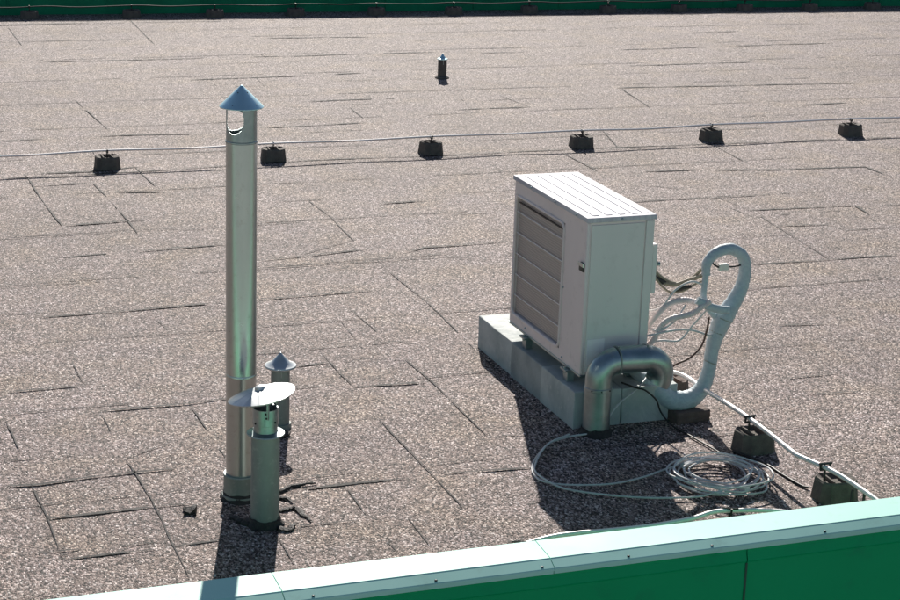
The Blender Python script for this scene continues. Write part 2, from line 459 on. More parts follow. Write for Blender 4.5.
def clip_mesh(h, top, along):
    bm = bmesh.new()
    tube(bm, [(0, 0, h-.02), (0, 0, top-.012)], .0045, 8)
    # a saddle bar under the wire with two jaws
    if along == 'x': tube(bm, [(0, -.02, top-.010), (0, .02, top-.010)], .005, 8); c = ((0, -.015), (0, .015))
    else: tube(bm, [(-.027, 0, top+.013), (.027, 0, top+.013)], .0055, 8); c = ((-.020, 0), (.020, 0))
    for cx, cy in c: tube(bm, [(cx, cy, top-.012), (cx, cy, top+(.012 if along == 'x' else .015))], .005, 8)
    if along != 'x': tube(bm, [(-.022, 0, top-.012), (.022, 0, top-.012)], .005, 8)
    return bm

FARX = [2.251, 3.39, 4.53, 5.676, 6.746, 7.92]
farlab = ['dark concrete block under the thin white wire, leftmost of the far row',
 'dark concrete block under the white wire just right of the tall steel flue',
 'dark concrete block under the white wire, third from left in the far row',
 'dark concrete block under the white wire, above and behind the air conditioner',
 'dark concrete block under the white wire, second from right in the far row',
 'dark concrete block under the white wire, rightmost of the far row']
root0 = empty('concrete_block', (FARX[0], 12.43, 0), farlab[0], 'concrete block', 'concrete blocks carrying the far white wire')
obj('block', block_mesh(), M['blockc'], root0); obj('wire_clip', clip_mesh(.082, .118, 'x'), M['dark'], root0, smooth=True)
def copy_tree(root):
    r = root.copy(); COL.objects.link(r)
    for ch in root.children:
        c = ch.copy(); COL.objects.link(c); c.parent = r
    return r
for x, l in zip(FARX[1:], farlab[1:]):
    r = copy_tree(root0); r.location = (x, 12.43+random.uniform(-.02, .02), 0); r.rotation_euler = (random.uniform(-.05, .05), random.uniform(-.05, .05), random.uniform(-.3, .3)); q = random.uniform(.93, 1.05); r.scale = (q, random.uniform(.92, 1.08), 1); r['label'] = l
# the row runs on outside the picture
for x, l in ((1.11, 'dark concrete block of the far row, outside the photo on the left'), (9.06, 'dark concrete block of the far row, outside the photo on the right')):
    r = copy_tree(root0); r.location = (x, 12.43, 0); r['label'] = l

# far wire
P0 = [(-9, 12.44, .10)]
xs = [-1.2, 0, 1.11] + FARX + [9.06, 10.2, 11.3, 24]
P0 = []
for a, b_ in zip(xs, xs[1:]):
    P0.append((a, 12.43+random.uniform(-.006, .006), .120)); P0.append(((a+b_)/2, 12.43+random.uniform(-.02, .02), .112))
bm = bmesh.new(); tube(bm, cat(P0, 5), .0075, 8)
tag(obj('conductor_wire', bm, M['cond'], smooth=True), 'thin white lightning conductor wire stretched over the far row of blocks', 'wire')

# blocks standing along the foot of the far parapet
fx = [2.72, 3.72, 4.55, 5.39, 6.24, 7.07, 7.92, 8.80, 9.64, 10.42, 11.20, 12.0]
pos = ['leftmost', 'second from the left', 'third from the left', 'fourth from the left', 'fifth from the left', 'sixth from the left',
       'sixth from the right', 'fifth from the right', 'fourth from the right', 'third from the right', 'second from the right', 'rightmost']
r0 = None
for x, q in zip(fx, pos):
    lab = 'grey block at the far green parapet, %s of the row' % q
    if r0 is None:
        r0 = empty('concrete_block', (x, FY(x)-.25, 0), lab, 'concrete block', 'blocks along the far green parapet')
        obj('block', block_mesh(.18, .14, .075, 3), M['blockc'], r0); obj('wire_clip', clip_mesh(.08, .115, 'x'), M['dark'], r0, smooth=True); r = r0
    else:
        r = copy_tree(r0); r.location = (x, FY(x)-.25-.02*math.sin(x*3), 0); r['label'] = lab
    r.rotation_euler[2] = random.uniform(-.12, .12)
bm = bmesh.new()
tube(bm, cat([(x+random.uniform(-.1, .1), FY(x)-.25+random.uniform(-.01, .01), .12-(.012 if i % 2 else 0)) for i, x in enumerate([1.2+.42*k for k in range(30)])], 4), .006, 7)
tag(obj('conductor_wire', bm, M['cable_b'], smooth=True), 'dark wire running along the blocks at the far green parapet', 'wire')

# near blocks
def nearblock(x, y, rz, top, lab, s=1.0, mat='blockc', dx=0):
    r = empty('concrete_block', (x, y, 0), lab, 'concrete block', 'concrete blocks carrying the near white conductor', rz)
    obj('block', block_mesh(.170*s, .14*s, .088, int(x*100+y*10)), M[mat], r); obj('wire_clip', clip_mesh(.09, top, 'y'), M['dark'], r, smooth=True, loc=(dx, 0, 0))
nearblock(3.90, 6.63, .08, .139, 'octagonal concrete block under the white conductor just right of the coiled cable', dx=-.028)
nearblock(3.95, 6.06, -.05, .139, 'dark octagonal concrete block under the white conductor beside the mint coping', dx=-.052)
nearblock(3.85, 7.32, .1, .142, 'brown grey block with wire clip seen through the bottom bend of the insulated pipe', 1.0, 'brown', -.055)

# near conductor
CN = [(3.70,7.62,.12),(3.74,7.40,.13),(3.80,7.30,.142),(3.86,7.20,.14),(3.866,7.013,.136),(3.872,6.82,.139),(3.872,6.64,.141),(3.868,6.46,.139),(3.858,6.24,.136),(3.862,6.19,.136),(3.90,6.04,.137),(3.922,5.92,.13),(3.935,5.766,.12),(3.95,5.66,.10)]
bm = bmesh.new(); tube(bm, cat(CN, 5), .0098, 10)
tag(obj('conductor_cable', bm, M['cond'], smooth=True), 'thick white cable running over the three near blocks down to the coping', 'cable')
CP = [(1.0,5.70,.03),(2.2,5.75,.03),(2.5,5.86,.045),(2.644,5.900,.05),(2.761,5.905,.052),(2.901,5.90,.05),(3.066,5.90,.048),(3.241,5.915,.05),(3.345,5.94,.055),(3.43,5.945,.05),(3.55,5.925,.045),(3.662,5.90,.035),(3.8,5.82,.03),(3.9,5.72,.03),(4.6,5.68,.03)]
bm = bmesh.new(); tube(bm, [q+Vector((0,.004,.003)) for q in cat(CP, 5)], .009, 10)
cp = empty('conductor_cable', (3, 5.9, 0), 'white cable lying along the inner side of the near mint coping', 'cable')
local(obj('cable', bm, M['cond'], cp, smooth=True), cp)
for x, y in ((2.53, 5.875), (3.42, 5.945)):
    bm = bmesh.new(); tube(bm, [(x, y, 0), (x, y, .045)], .005, 8); tube(bm, [(x-.03, y+.012, .064), (x+.03, y-.012, .064)], .004, 8)
    tube(bm, [(x, y-.014, .04), (x, y-.014, .068)], .004, 8); tube(bm, [(x, y+.014, .04), (x, y+.014, .068)], .004, 8)
    local(obj('wire_clip', bm, M['dark'], cp, smooth=True), cp)

# ---------------------------------------------------------------- tall flue
fx_, fy_ = 1.705, 6.700
fl = empty('flue_pipe', (fx_, fy_, 0), 'tall shiny galvanised steel flue with a conical cowl, blue sky reflection put into its colour', 'flue pipe')
RP = .0575
bm = bmesh.new(); lathe(bm, [(.074, -.01), (.072, .02), (.067, .022), (.0655, .095), (.068, .099), (.066, .104), (.058, .1045)], 48); 
obj('base_sleeve', bm, M['vent'], fl, smooth=35)
bm = bmesh.new(); lathe(bm, [(RP-.0005, .10), (RP-.0005, .495), (RP+.0015, .498), (RP+.0015, .506), (RP-.0005, .509)], 64, caps=(False, False))
obj('lower_pipe', bm, M['galv'], fl, smooth=35)
bm = bmesh.new(); lathe(bm, [(RP, .503), (RP, 1.398)], 64, caps=(False, False))
obj('upper_pipe', bm, M['galv'], fl, smooth=35)
bm = bmesh.new(); lathe(bm, [(RP, 1.397), (RP+.002, 1.399), (RP+.002, 1.404), (RP-.001, 1.406), (RP-.001, 1.410)], 64, caps=(False, False))
obj('collar', bm, M['galv_dull'], fl, smooth=35)
# cowl neck with the two cut-out openings (thin bent sheet, both faces modelled)
bm = bmesh.new(); SD, NZ = 120, 44; z0, z1 = 1.408, 1.537
ang = math.atan2(-fy_, -fx_)    # towards the yard side
def openat(a, z):
    for ctr, wd, zb in ((ang-.56, .70, 1.434), (ang+PI+.50, .86, 1.430), (ang+1.75, .22, 1.46)):
        d = (a-ctr+PI) % (2*PI)-PI
        t = (z-zb)/(z1-zb)
        if t <= 0: continue
        w = wd*math.sqrt(max(0, 1-(1-min(1, t*2.2))**2))*(1 if t < .5 else 1-.05*t)
        if abs(d) < w: return True
    return False
def ringv(r): return [[bm.verts.new((r*math.cos(2*PI*k/SD), r*math.sin(2*PI*k/SD), z0+(z1-z0)*j/NZ)) for k in range(SD)] for j in range(NZ+1)]
ro, ri = ringv(RP-.001), ringv(RP-.0035)
keep = [[not openat(2*PI*(k+.5)/SD, z0+(z1-z0)*(j+.5)/NZ) for k in range(SD)] for j in range(NZ)]
for j in range(NZ):
    for k in range(SD):
        if not keep[j][k]: continue
        k2 = (k+1) % SD
        bm.faces.new((ro[j][k], ro[j][k2], ro[j+1][k2], ro[j+1][k])); bm.faces.new((ri[j][k2], ri[j][k], ri[j+1][k], ri[j+1][k2]))
        if not keep[j][k2]: bm.faces.new((ro[j][k2], ri[j][k2], ri[j+1][k2], ro[j+1][k2]))
        if not keep[j][k-1]: bm.faces.new((ro[j][k], ro[j+1][k], ri[j+1][k], ri[j][k]))
        if j > 0 and not keep[j-1][k]: bm.faces.new((ro[j][k], ri[j][k], ri[j][k2], ro[j][k2]))
        if j < NZ-1 and not keep[j+1][k]: bm.faces.new((ro[j+1][k], ro[j+1][k2], ri[j+1][k2], ri[j+1][k]))
for v in [v for v in bm.verts if not v.link_faces]: bm.verts.remove(v)
obj('cowl_neck', bm, M['galv_dull'], fl, smooth=35)
bm = bmesh.new()
lathe(bm, [(.080, 1.528), (.0805, 1.531), (.077, 1.535), (.005, 1.606), (.0015, 1.608)], 64, caps=(False, True))
lathe(bm, [(.080, 1.528), (.076, 1.5295), (.003, 1.602)], 64, caps=(False, True))
c = obj('conical_cap', bm, M['blue'], fl, smooth=35)
def stud(name, mat, parent, p, r):
    bm = bmesh.new(); bmesh.ops.create_uvsphere(bm, u_segments=8, v_segments=5, radius=r)
    for v in bm.verts: v.co += Vector(p)
    return obj(name, bm, mat, parent, smooth=60)
for a in (ang-.5, ang+.9, ang+3.4):
    for z, r in ((1.545, .067), (1.585, .027)):
        stud('rivet', M['dark'], c, (r*math.cos(a), r*math.sin(a), z-.001), .0024)
bm = bmesh.new()     # bent-in corner of the cut opening
d0 = Vector((math.cos(ang-.25), math.sin(ang-.25), 0))*.050; d1 = Vector((math.cos(ang+.25), math.sin(ang+.25), 0))*.050
v_ = [bm.verts.new(q) for q in (d0*1.0+Vector((-.012,0,1.534)), d1+Vector((0,0,1.534)), d1*1.0+Vector((0,0,1.508)))]
w_ = [bm.verts.new(q.co+Vector((0,.0015,0))) for q in v_]
bm.faces.new(v_); bm.faces.new(w_[::-1])
for k in range(3): bm.faces.new((v_[k], w_[k], w_[(k+1) % 3], v_[(k+1) % 3]))
obj('bent_tab', bm, M['inner'], fl)

# ---------------------------------------------------------------- front vent with tilted mushroom cap
vx, vy = 1.728, 6.425
fv = empty('vent_pipe', (vx, vy, 0), 'short grey vent pipe with a wide tilted disc cowl, in front of the tall flue', 'vent pipe')
bm = bmesh.new(); lathe(bm, [(.061, -.01), (.058, .012), (.0535, .016), (.0525, .362)], 48, caps=(True, False), fn=lambda a, r, z: .012*math.sin(3*a+z*9)*(1 if z < .3 else .3))
obj('pipe', bm, M['vent'], fv, smooth=35)
bm = bmesh.new(); lathe(bm, [(.050, .358), (.070, .360), (.071, .363), (.070, .366), (.046, .372)], 48, caps=(False, False)); obj('flange', bm, M['galv_dull'], fv, smooth=30)
bm = bmesh.new(); lathe(bm, [(.045, .366), (.044, .40), (.0475, .402), (.047, .462), (.044, .462), (.043, .40)], 48, caps=(False, True)); nk = obj('neck', bm, M['galv_dull'], fv, smooth=35)
for a, z in ((ang+.0, .452), (ang+.05, .436), (ang-.9, .41), (ang+.8, .415)):
    stud('rivet', M['dark'], nk, (.048*math.cos(a), .048*math.sin(a), z), .0042)
for k in range(3):
    bm = bmesh.new()
    a = ang+.15+k*2*PI/3
    d = Vector((math.cos(a), math.sin(a), 0))
    tube(bm, [d*.045+Vector((0,0,.43)), d*.048+Vector((0,0,.50)), d*.05+Vector((0,0,.525))], .006, 6)
    obj('cap_strut', bm, M['galv_dull'], fv)
bm = bmesh.new()
rib = lambda a, r, z: 0
SDm = 96
rings = []
prof = [(.118, -.006), (.124, -.003), (.125, .001), (.10, .009), (.075, .015), (.045, .021), (.020, .025), (.018, .034), (.010, .038)]
for r, z in prof:
    ring = []
    for k in range(SDm):
        a = 2*PI*k/SDm
        zz = z + (.0014*(abs((k*12/SDm) % 1-.5) < .07) if .03 < r < .11 else 0)
        ring.append(bm.verts.new((r*math.cos(a), r*math.sin(a), zz+.003*math.sin(2*a+1)*(r/.125))))
    rings.append(ring)
for A, B in zip(rings, rings[1:]):
    for k in range(SDm): bm.faces.new((A[k], A[(k+1) % SDm], B[(k+1) % SDm], B[k]))
bm.faces.new(rings[-1])
under = [bm.verts.new((v.co.x*.96, v.co.y*.96, v.co.z*.2-.004)) for v in rings[3]]
for k in range(SDm): bm.faces.new((rings[0][k], under[k], under[(k+1) % SDm], rings[0][(k+1) % SDm]))
bm.faces.new(under)
cap = obj('disc_cap', bm, M['capzinc'], fv, smooth=30, loc=(-.016, .0, .512))
cap.rotation_euler = (R(-6), R(-11), 0)

# bitumen torched up round the pipe feet
def collar(parent, r, w, seed):
    rnd = random.Random(seed); bm = bmesh.new(); n = 40
    o_ = [1+.35*math.sin(k*.7+seed)*math.sin(k*.31)+rnd.uniform(-.15, .15) for k in range(n)]
    prof = [(r+w, -.006), (r+w*.8, .006), (r+w*.3, .012), (r+.001, .026)]
    rings = [[bm.verts.new(((r+(q-r)*o_[k])*math.cos(2*PI*k/n), (r+(q-r)*o_[k])*math.sin(2*PI*k/n), z*(.7+.5*o_[k]) if z > 0 else z)) for k in range(n)] for q, z in prof]
    for A, B in zip(rings, rings[1:]):
        for k in range(n): bm.faces.new((A[k], A[(k+1) % n], B[(k+1) % n], B[k]))
    return obj('bitumen_collar', bm, M['flap'], parent, smooth=50)
collar(fl, .0665, .018, 1); collar(fv, .0555, .016, 4)

# ---------------------------------------------------------------- back vent
def small_vent(x, y, r, h, cr, ch, lab, mats, base=.0):
    t = empty('vent_pipe', (x, y, 0), lab, 'vent pipe')
    bm = bmesh.new(); pf = [(r*1.25, -.01), (r*1.15, .02), (r, .022), (r, h+.002)]
    if base: pf = [(base, -.01), (base, .008)] + pf[1:]
    lathe(bm, pf, 36, caps=(True, True)); obj('pipe', bm, M[mats[0]], t, smooth=35)
    for k in range(3):
        bm = bmesh.new()
        a = k*2*PI/3+.4; d = Vector((math.cos(a), math.sin(a), 0))*r*.93
        tube(bm, [d+Vector((0,0,h-.03)), d+Vector((0,0,h+ch*.35))], .004, 6)
        obj('cap_strut', bm, M['galv_dull'], t)
    bm = bmesh.new(); lathe(bm, [(cr*.97, h+.008), (cr, h+.012), (cr*.97, h+.017), (cr*.60, h+ch*.50), (cr*.28, h+ch*.95), (cr*.02, h+ch*1.3)], 48, caps=(True, True))
    obj('conical_cap', bm, M[mats[1]], t, smooth=35)
small_vent(2.056, 7.41, .040, .262, .068, .055, 'small dark vent pipe with a pointed zinc cap, behind the tall flue', ('vent', 'capzinc'))
small_vent(5.645, 15.27, .038, .150, .044, .046, 'tiny dark vent pipe standing alone near the far edge of the roof', ('blockc', 'blue'), .06)

# ---------------------------------------------------------------- pad
PX, PY, PL, PW, PH = 3.262, 7.055, 1.17, .49, .165
pad = empty('concrete_pad', (PX, PY, 0), 'painted grey green concrete pad of several blocks under the air conditioner', 'concrete pad')
def pb(x0, x1, y0, y1, h=PH, mt='conc'):
    bm = bmesh.new(); box(bm, x0, x1, y0, y1, -.01, h, .005)
    bmesh.ops.subdivide_edges(bm, edges=[e for e in bm.edges if e.calc_length() > .06], cuts=3, use_grid_fill=True)
    for v in bm.verts: v.co += Vector((random.uniform(-1,1), random.uniform(-1,1), random.uniform(-1,1)))*.0013
    return obj('pad_block', bm, M[mt], pad)
pb(.006, PW, .737, PL, PH-.004); tag(pb(0, PW, .372, .733, PH, 'conc_dark'), 'middle block of the pad, darker with grime and with the unit shade put into its colour'); pb(-.004, .22, 0, .368, PH+.001); pb(.224, PW, .002, .368, PH-.003)

# ---------------------------------------------------------------- air conditioner
AX, AY, AZ, L, W, H = 3.2944, 7.0872, .232, .8112, .3032, .695
ac = empty('air_conditioner', (AX, AY, AZ), 'off white outdoor air conditioning unit with a louvred fan side, standing on the concrete pad', 'air conditioner')
# casing: shell with a real recess for the fan guard in the -X face
gy0, gy1, gz0, gz1 = .235, .788, .045, .612
bm = bmesh.new()
def ringface(x, a, b_, c_, d_): pass
top = H-.022
yy = [0, gy0, gy1, L]; zz = [0, gz0, gz1, top]
gvs = {(i, j): bm.verts.new((0, yy[i], zz[j])) for i in range(4) for j in range(4)}
for i in range(3):
    for j in range(3):
        if (i, j) != (1, 1): bm.faces.new((gvs[i, j], gvs[i, j+1], gvs[i+1, j+1], gvs[i+1, j]))
cor = [(1,1),(1,2),(2,2),(2,1)]
inn = [bm.verts.new((.022, gvs[q].co.y+(.008 if q[0] == 1 else -.008), gvs[q].co.z+(.008 if q[1] == 1 else -.008))) for q in cor]
for k in range(4): bm.faces.new((gvs[cor[k]], gvs[cor[(k+1) % 4]], inn[(k+1) % 4], inn[k]))
bm.faces.new(inn)
bk = {(i, j): bm.verts.new((W, yy[i], zz[j])) for i in (0, 3) for j in (0, 3)}
bm.faces.new((bk[0,0], bk[3,0], bk[3,3], bk[0,3]))
bm.faces.new((gvs[0,0], bk[0,0], bk[0,3], gvs[0,3], gvs[0,2], gvs[0,1]))
bm.faces.new((gvs[3,0], gvs[3,1], gvs[3,2], gvs[3,3], bk[3,3], bk[3,0]))
bm.faces.new((gvs[0,0], gvs[1,0], gvs[2,0], gvs[3,0], bk[3,0], bk[0,0]))
bm.faces.new((gvs[0,3], bk[0,3], bk[3,3], gvs[3,3], gvs[2,3], gvs[1,3]))
E = [e for e in bm.edges if abs(e.verts[0].co.z-e.verts[1].co.z) > .3 and e.verts[0].co.x in (0.0,) and e.verts[0].co.y in (0.0,)]
obj('casing', bm, M['ac'], ac)
# rounded front corner post and seams
bm = bmesh.new(); box(bm, -.004, .012, -.003, .016, .001, top-.001, .005, 3); obj('corner_post', bm, M['ac'], ac, smooth=35)
# side panel (near face), framed
bm = bmesh.new(); box(bm, .016, .262, -.0055, .002, .012, top-.012, .002); sp = obj('side_panel', bm, M['acside'], ac)
bm = bmesh.new(); box(bm, .268, W+.002, -.008, .004, .004, top-.004, .002); obj('rear_edge_panel', bm, M['acside'], ac)
bm = bmesh.new(); box(bm, .022, .102, -.0075, -.0057, .012, .158); st = obj('label_plate', bm, M['sticker'], ac)
# service valve cover on the back corner
bm = bmesh.new(); box(bm, W+.003, W+.030, .0, .10, .34, .56, .006); obj('valve_cover', bm, M['acside'], ac)
bm = bmesh.new(); tube(bm, [(W+.028, .02, .47), (W+.050, .015, .468)], .010, 10); obj('valve', bm, M['galv_dull'], ac, smooth=35)
# top cover: overhanging lid with pressed ribs
bm = bmesh.new(); box(bm, -.010, W+.010, -.012, L+.008, top, H, .004)
lid = obj('top_cover', bm, M['actop'], ac)
for x in (.045, .105, .165, .225, .275):
    bm = bmesh.new(); box(bm, x-.014, x+.014, .02, L-.03, H-.002, H+.003, .002); obj('pressed_rib', bm, M['actop'], lid)
for x, y, z in ((-.0105, .10, H-.011), (-.0105, .33, H-.011), (-.0105, .60, H-.011), (.15, -.0125, H-.011), (-.0005, .222, .33), (-.0005, .2, .016), (-.0005, .62, .02)):
    stud('screw', M['galv_dull'], ac, (x, y, z), .0055)
# fan guard
bm = bmesh.new(); box(bm, .012, .0215, gy0+.012, gy1-.012, gz0+.012, gz1-.012)
fg = obj('fan_louvre', bm, M['louvre'], ac)
for k in range(1, 6):
    z = gz0+(gz1-gz0)*(k-.05)/5.75
    bm = bmesh.new(); tube(bm, [(.004, gy0+.015, z), (.003, gy1-.010, z)], .0026, 8)
    obj('guard_wire', bm, M['wire'], fg, smooth=True)
bm = bmesh.new()
pts = []
rr = .035
for cy, cz, a0 in ((gy0+rr, gz0+rr, 180), (gy1-rr, gz0+rr, 270), (gy1-rr, gz1-rr, 0), (gy0+rr, gz1-rr, 90)):
    for k in range(6):
        a = R(a0+k*18); pts.append((-.001, cy+(rr-.003)*math.cos(a), cz+(rr-.003)*math.sin(a)))
tube(bm, pts, .0068, 8, closed=True)
obj('guard_frame', bm, M['ac'], fg, smooth=True)
bm = bmesh.new(); box(bm, .0, .006, gy0+.008, gy1-.03, gz1-.034, gz1-.029); obj('guard_rim', bm, M['cable_b'], fg)
# handle recess at the front corner, drawn as a dark box
bm = bmesh.new(); box(bm, -.012, .010, .006, .050, .455, .492, .004); hd = obj('handle', bm, M['inner'], ac)
bm = bmesh.new(); box(bm, -.015, -.010, .0, .054, .478, .494, .001); obj('handle_lip', bm, M['galv'], hd)
# base rail and feet
bm = bmesh.new(); box(bm, -.004, W+.004, -.004, L+.002, -.010, .0, .002); obj('base_tray', bm, M['galv_dull'], ac)
for fx2, fy2 in ((-.012, .60), (-.012, .13), (W-.03, .60), (W-.03, .13)):
    bm = bmesh.new(); box(bm, fx2-.012, fx2+.040, fy2-.030, fy2+.030, -.020, -.011, .001); box(bm, fx2+.0, fx2+.034, fy2-.022, fy2+.022, PH-AZ-.002, -.021, .003)
    tube(bm, [(fx2-.002, fy2, -.03), (fx2-.002, fy2, -.003)], .007, 8)
    obj('foot', bm, M['galv_dull'], ac)

# ---------------------------------------------------------------- gooseneck
gx, gy = 3.334, 6.985
gn = empty('gooseneck_duct', (gx, gy, 0), 'bent galvanised gooseneck duct standing in front of the air conditioner', 'duct')
rg = .0575
def arc(c, r, a0, a1, n, yoff=0):
    return [(c[0]+r*math.cos(R(a0+(a1-a0)*k/n)), yoff, c[1]+r*math.sin(R(a0+(a1-a0)*k/n))) for k in range(n+1)]
collar(gn, .060, .016, 7)
bm = bmesh.new(); lathe(bm, [(.062, -.01), (.0605, .005), (.059, .012), (rg+.001, .215)], 40, caps=(True, False))
obj('riser', bm, M['galv_dull'], gn, smooth=35)
bm = bmesh.new(); tube(bm, [(0, 0, .211)]+arc((.085, .2375), .085, 180, 95, 9), [rg]*11, 32)
obj('elbow', bm, M['galv_dull'], gn, smooth=30)
bm = bmesh.new(); lathe(bm, [(rg+.0005, .196), (rg+.003, .199), (rg+.003, .212), (rg+.0005, .215)], 40, caps=(False, False)); obj('lap_band', bm, M['galv_dull'], gn, smooth=30)
for a in (-100, -60, -140):
    stud('screw', M['dark'], gn, ((rg+.004)*math.cos(R(a)), (rg+.004)*math.sin(R(a)), .206), .0035)
bm = bmesh.new(); tube(bm, [(.078, 0, .3235), (.215, -.004, .3205)], rg+.0015, 32)
obj('cross_pipe', bm, M['galv_dull'], gn, smooth=30)
for x, z in ((.078, .3225), (.213, .3205)):
    bm = bmesh.new(); tube(bm, [(x-.003, 0, z), (x+.003, 0, z)], rg+.0035, 32)
    tube(bm, [(x, -.02, z+rg-.004), (x, -.02, z+rg+.008)], .004, 8)
    obj('clamp_band', bm, M['vent'], gn, smooth=30)
# outlet elbow: turns down and a little towards the roof edge, open end
bm = bmesh.new()
ctr = arc((.213, .2425), .078, 90, -30, 12)
path = [Vector((x, -.004+.012*max(0, (i-3)/9)**1.5, z)) for i, (x, y, z) in enumerate(ctr)]
rings = tube(bm, path, rg, 32)
endf = [f for f in bm.faces if len(f.verts) == 32 and (f.calc_center_median()-path[-1]).length < .01]
ring = rings[-1]; bmesh.ops.delete(bm, geom=endf, context='FACES_ONLY')
dirn = (path[-2]-path[-1]).normalized(); c0 = path[-1]
i1 = [bm.verts.new(c0+(v.co-c0)*.95) for v in ring]; i2 = [bm.verts.new(v.co+dirn*.05) for v in i1]
for k in range(32):
    bm.faces.new((ring[k], ring[(k+1) % 32], i1[(k+1) % 32], i1[k])); bm.faces.new((i1[k], i1[(k+1) % 32], i2[(k+1) % 32], i2[k]))
bm.faces.new(i2)
obj('outlet_elbow', bm, M['galv_dull'], gn, smooth=30)

# ---------------------------------------------------------------- insulated line loop and cables
il = empty('insulated_pipe', (3.85, 7.05, 0), 'pale blue grey wrapped pipe looping up and round beside the air conditioner', 'insulated pipe')
Pp, Rr = cat(LOOP, 10, LOOPR)
bm = bmesh.new()
rw = random.Random(5); tb = [rw.uniform(-1, 1) for _ in range(400)]
tube(bm, Pp, Rr, 18, jit=lambda i, k: .06*(((i*.28+k/18) % 1)-.5)+.02*tb[(i*3) % 400]+.022*tb[(i*18+k) % 397])
local(obj('wrapped_pipe', bm, M['wrap'], il, smooth=60), il)
bm = bmesh.new(); tube(bm, cat([(3.85,7.06,.65),(3.848,7.06,.60),(3.848,7.06,.55),(3.87,7.055,.50),(3.915,7.05,.448)], 6), .013, 12)
local(obj('inner_branch', bm, M['wrap'], il, smooth=60), il)
bm = bmesh.new(); tube(bm, cat([(3.80,7.03,.548),(3.85,7.02,.52),(3.90,7.01,.505),(3.945,7.0,.50)], 6), .012, 10, flat=1.5)
local(obj('tape_strap', bm, M['wrap'], il, smooth=60), il)
bm = bmesh.new()
for z, x, r in ((.445, 3.945, .043), (.385, 3.92, .038), (.25, 3.897, .031)):
    bm = bmesh.new(); tube(bm, [(x, 7.05, z), (x+.002, 7.05, z+.005)], r, 16)
    local(obj('cable_tie', bm, M['vent'], il), il)

def cable(name, pts, r, mat, lab, catg='cable', n=6, jag=0, group=None, flat=1):
    bm = bmesh.new(); pp = cat(pts, n)
    if jag: rad = [r*(1+jag*(i % 2)) for i in range(len(pp))]
    else: rad = r
    tube(bm, pp, rad, 10)
    return tag(obj(name, bm, M[mat], smooth=True), lab, catg, group)
cable('hose', [(3.60,7.16,.33),(3.62,7.13,.40),(3.645,7.10,.465),(3.694,7.09,.518),(3.765,7.08,.535),(3.83,7.07,.52)], .013, 'hose', 'corrugated grey pink hose, the upper of two arching from the unit to the wrapped pipe', 'hose', 12, .18)
cable('hose', [(3.60,7.20,.27),(3.633,7.10,.35),(3.653,7.08,.415),(3.693,7.06,.46),(3.778,7.03,.487),(3.814,7.02,.515),(3.86,7.02,.54)], .012, 'hose', 'corrugated grey pink hose, the lower and darker of two joining the wrapped pipe', 'hose', 12, .18)
cable('cable', [(3.59,7.2,.35),(3.61,7.08,.388),(3.691,7.05,.411),(3.788,7.05,.408),(3.885,7.03,.378)], .005, 'coil', 'thin pale cable running level from the unit to the middle of the wrapped pipe')
cable('cable', [(3.866,7.03,.465),(3.858,7.03,.402),(3.837,7.03,.335),(3.783,7.03,.285),(3.731,7.05,.255),(3.69,7.1,.20),(3.67,7.16,.17)], .0045, 'cable_br', 'thin reddish brown cable hanging from the wrapped pipe towards the pad')
cable('cable', [(3.63,7.12,.70),(3.625,7.14,.675),(3.65,7.15,.63),(3.70,7.14,.598)], .011, 'cable_b', 'short thick black cable leaving the valve cover of the unit')
cable('cable', [(3.69,7.14,.602),(3.735,7.13,.592),(3.79,7.11,.612),(3.83,7.09,.632),(3.87,7.07,.655)], .009, 'cable_ye', 'olive brown cable sleeve rising into the top of the wrapped loop')
cable('cable', [(3.63,7.10,.71),(3.657,7.15,.650),(3.718,7.14,.605),(3.775,7.12,.60),(3.822,7.11,.63),(3.852,7.09,.672),(3.885,7.06,.715)], .007, 'cable_ye', 'beige cable sagging from the unit and entering the top of the wrapped loop')
cable('cable', [(3.63,7.14,.65),(3.68,7.13,.59),(3.72,7.12,.563),(3.77,7.10,.572),(3.815,7.09,.60),(3.86,7.07,.625)], .005, 'cable_ye', 'thin olive cable, the lowest of the bundle between unit and wrapped loop')
cable('cable', [(3.72,7.13,.555),(3.77,7.10,.585),(3.80,7.09,.592)], .008, 'cable_b', 'short dark cable stub hanging under the beige cables')
cable('cable', [(3.60,7.2,.43),(3.64,7.08,.405),(3.70,7.06,.44),(3.735,7.06,.475),(3.765,7.06,.52)], .005, 'coil', 'thin grey cable crossing behind the two corrugated hoses')
cable('cable', [(3.59,7.2,.30),(3.66,7.08,.36),(3.74,7.05,.365),(3.80,7.05,.43),(3.86,7.04,.50)], .0045, 'coil', 'thin pale cable bowing under the two corrugated hoses up to the strap')
cable('cable', [(3.60,7.2,.46),(3.66,7.10,.50),(3.72,7.08,.585),(3.79,7.07,.62),(3.85,7.06,.60)], .0045, 'coil', 'thin pale cable rising between the corrugated hoses and the beige bundle')
pl = empty('cable_plug', (3.925, 7.04, .685), 'small cream plug with a dark lead inside the wrapped loop', 'plug')
bm = bmesh.new(); box(bm, -.026, .018, -.012, .012, -.015, .015, .004); obj('plug_body', bm, M['plug'], pl)
bm = bmesh.new(); tube(bm, cat([(.018, 0, 0), (.05, 0, -.001), (.085, .005, .002)], 4), .004, 8); obj('lead', bm, M['cable_b'], pl, smooth=True)
bm = bmesh.new(); tube(bm, cat([(-.026, 0, 0), (-.045, .01, .012), (-.05, .015, .025)], 4), .004, 8); obj('lead', bm, M['cable_b'], pl, smooth=True)
cable('cable', [(3.50,7.10,.175),(3.53,7.02,.176),(3.56,6.99,.172),(3.62,7.00,.12),(3.66,7.02,.05),(3.685,6.95,.010),(3.71,6.80,.008),(3.735,6.60,.008),(3.72,6.50,.012)], .004, 'cable_b', 'thin black cable over the pad corner and down onto the felt, mostly drawn for a shadow line')  # dark strand that mostly draws a shadow line over pad and felt
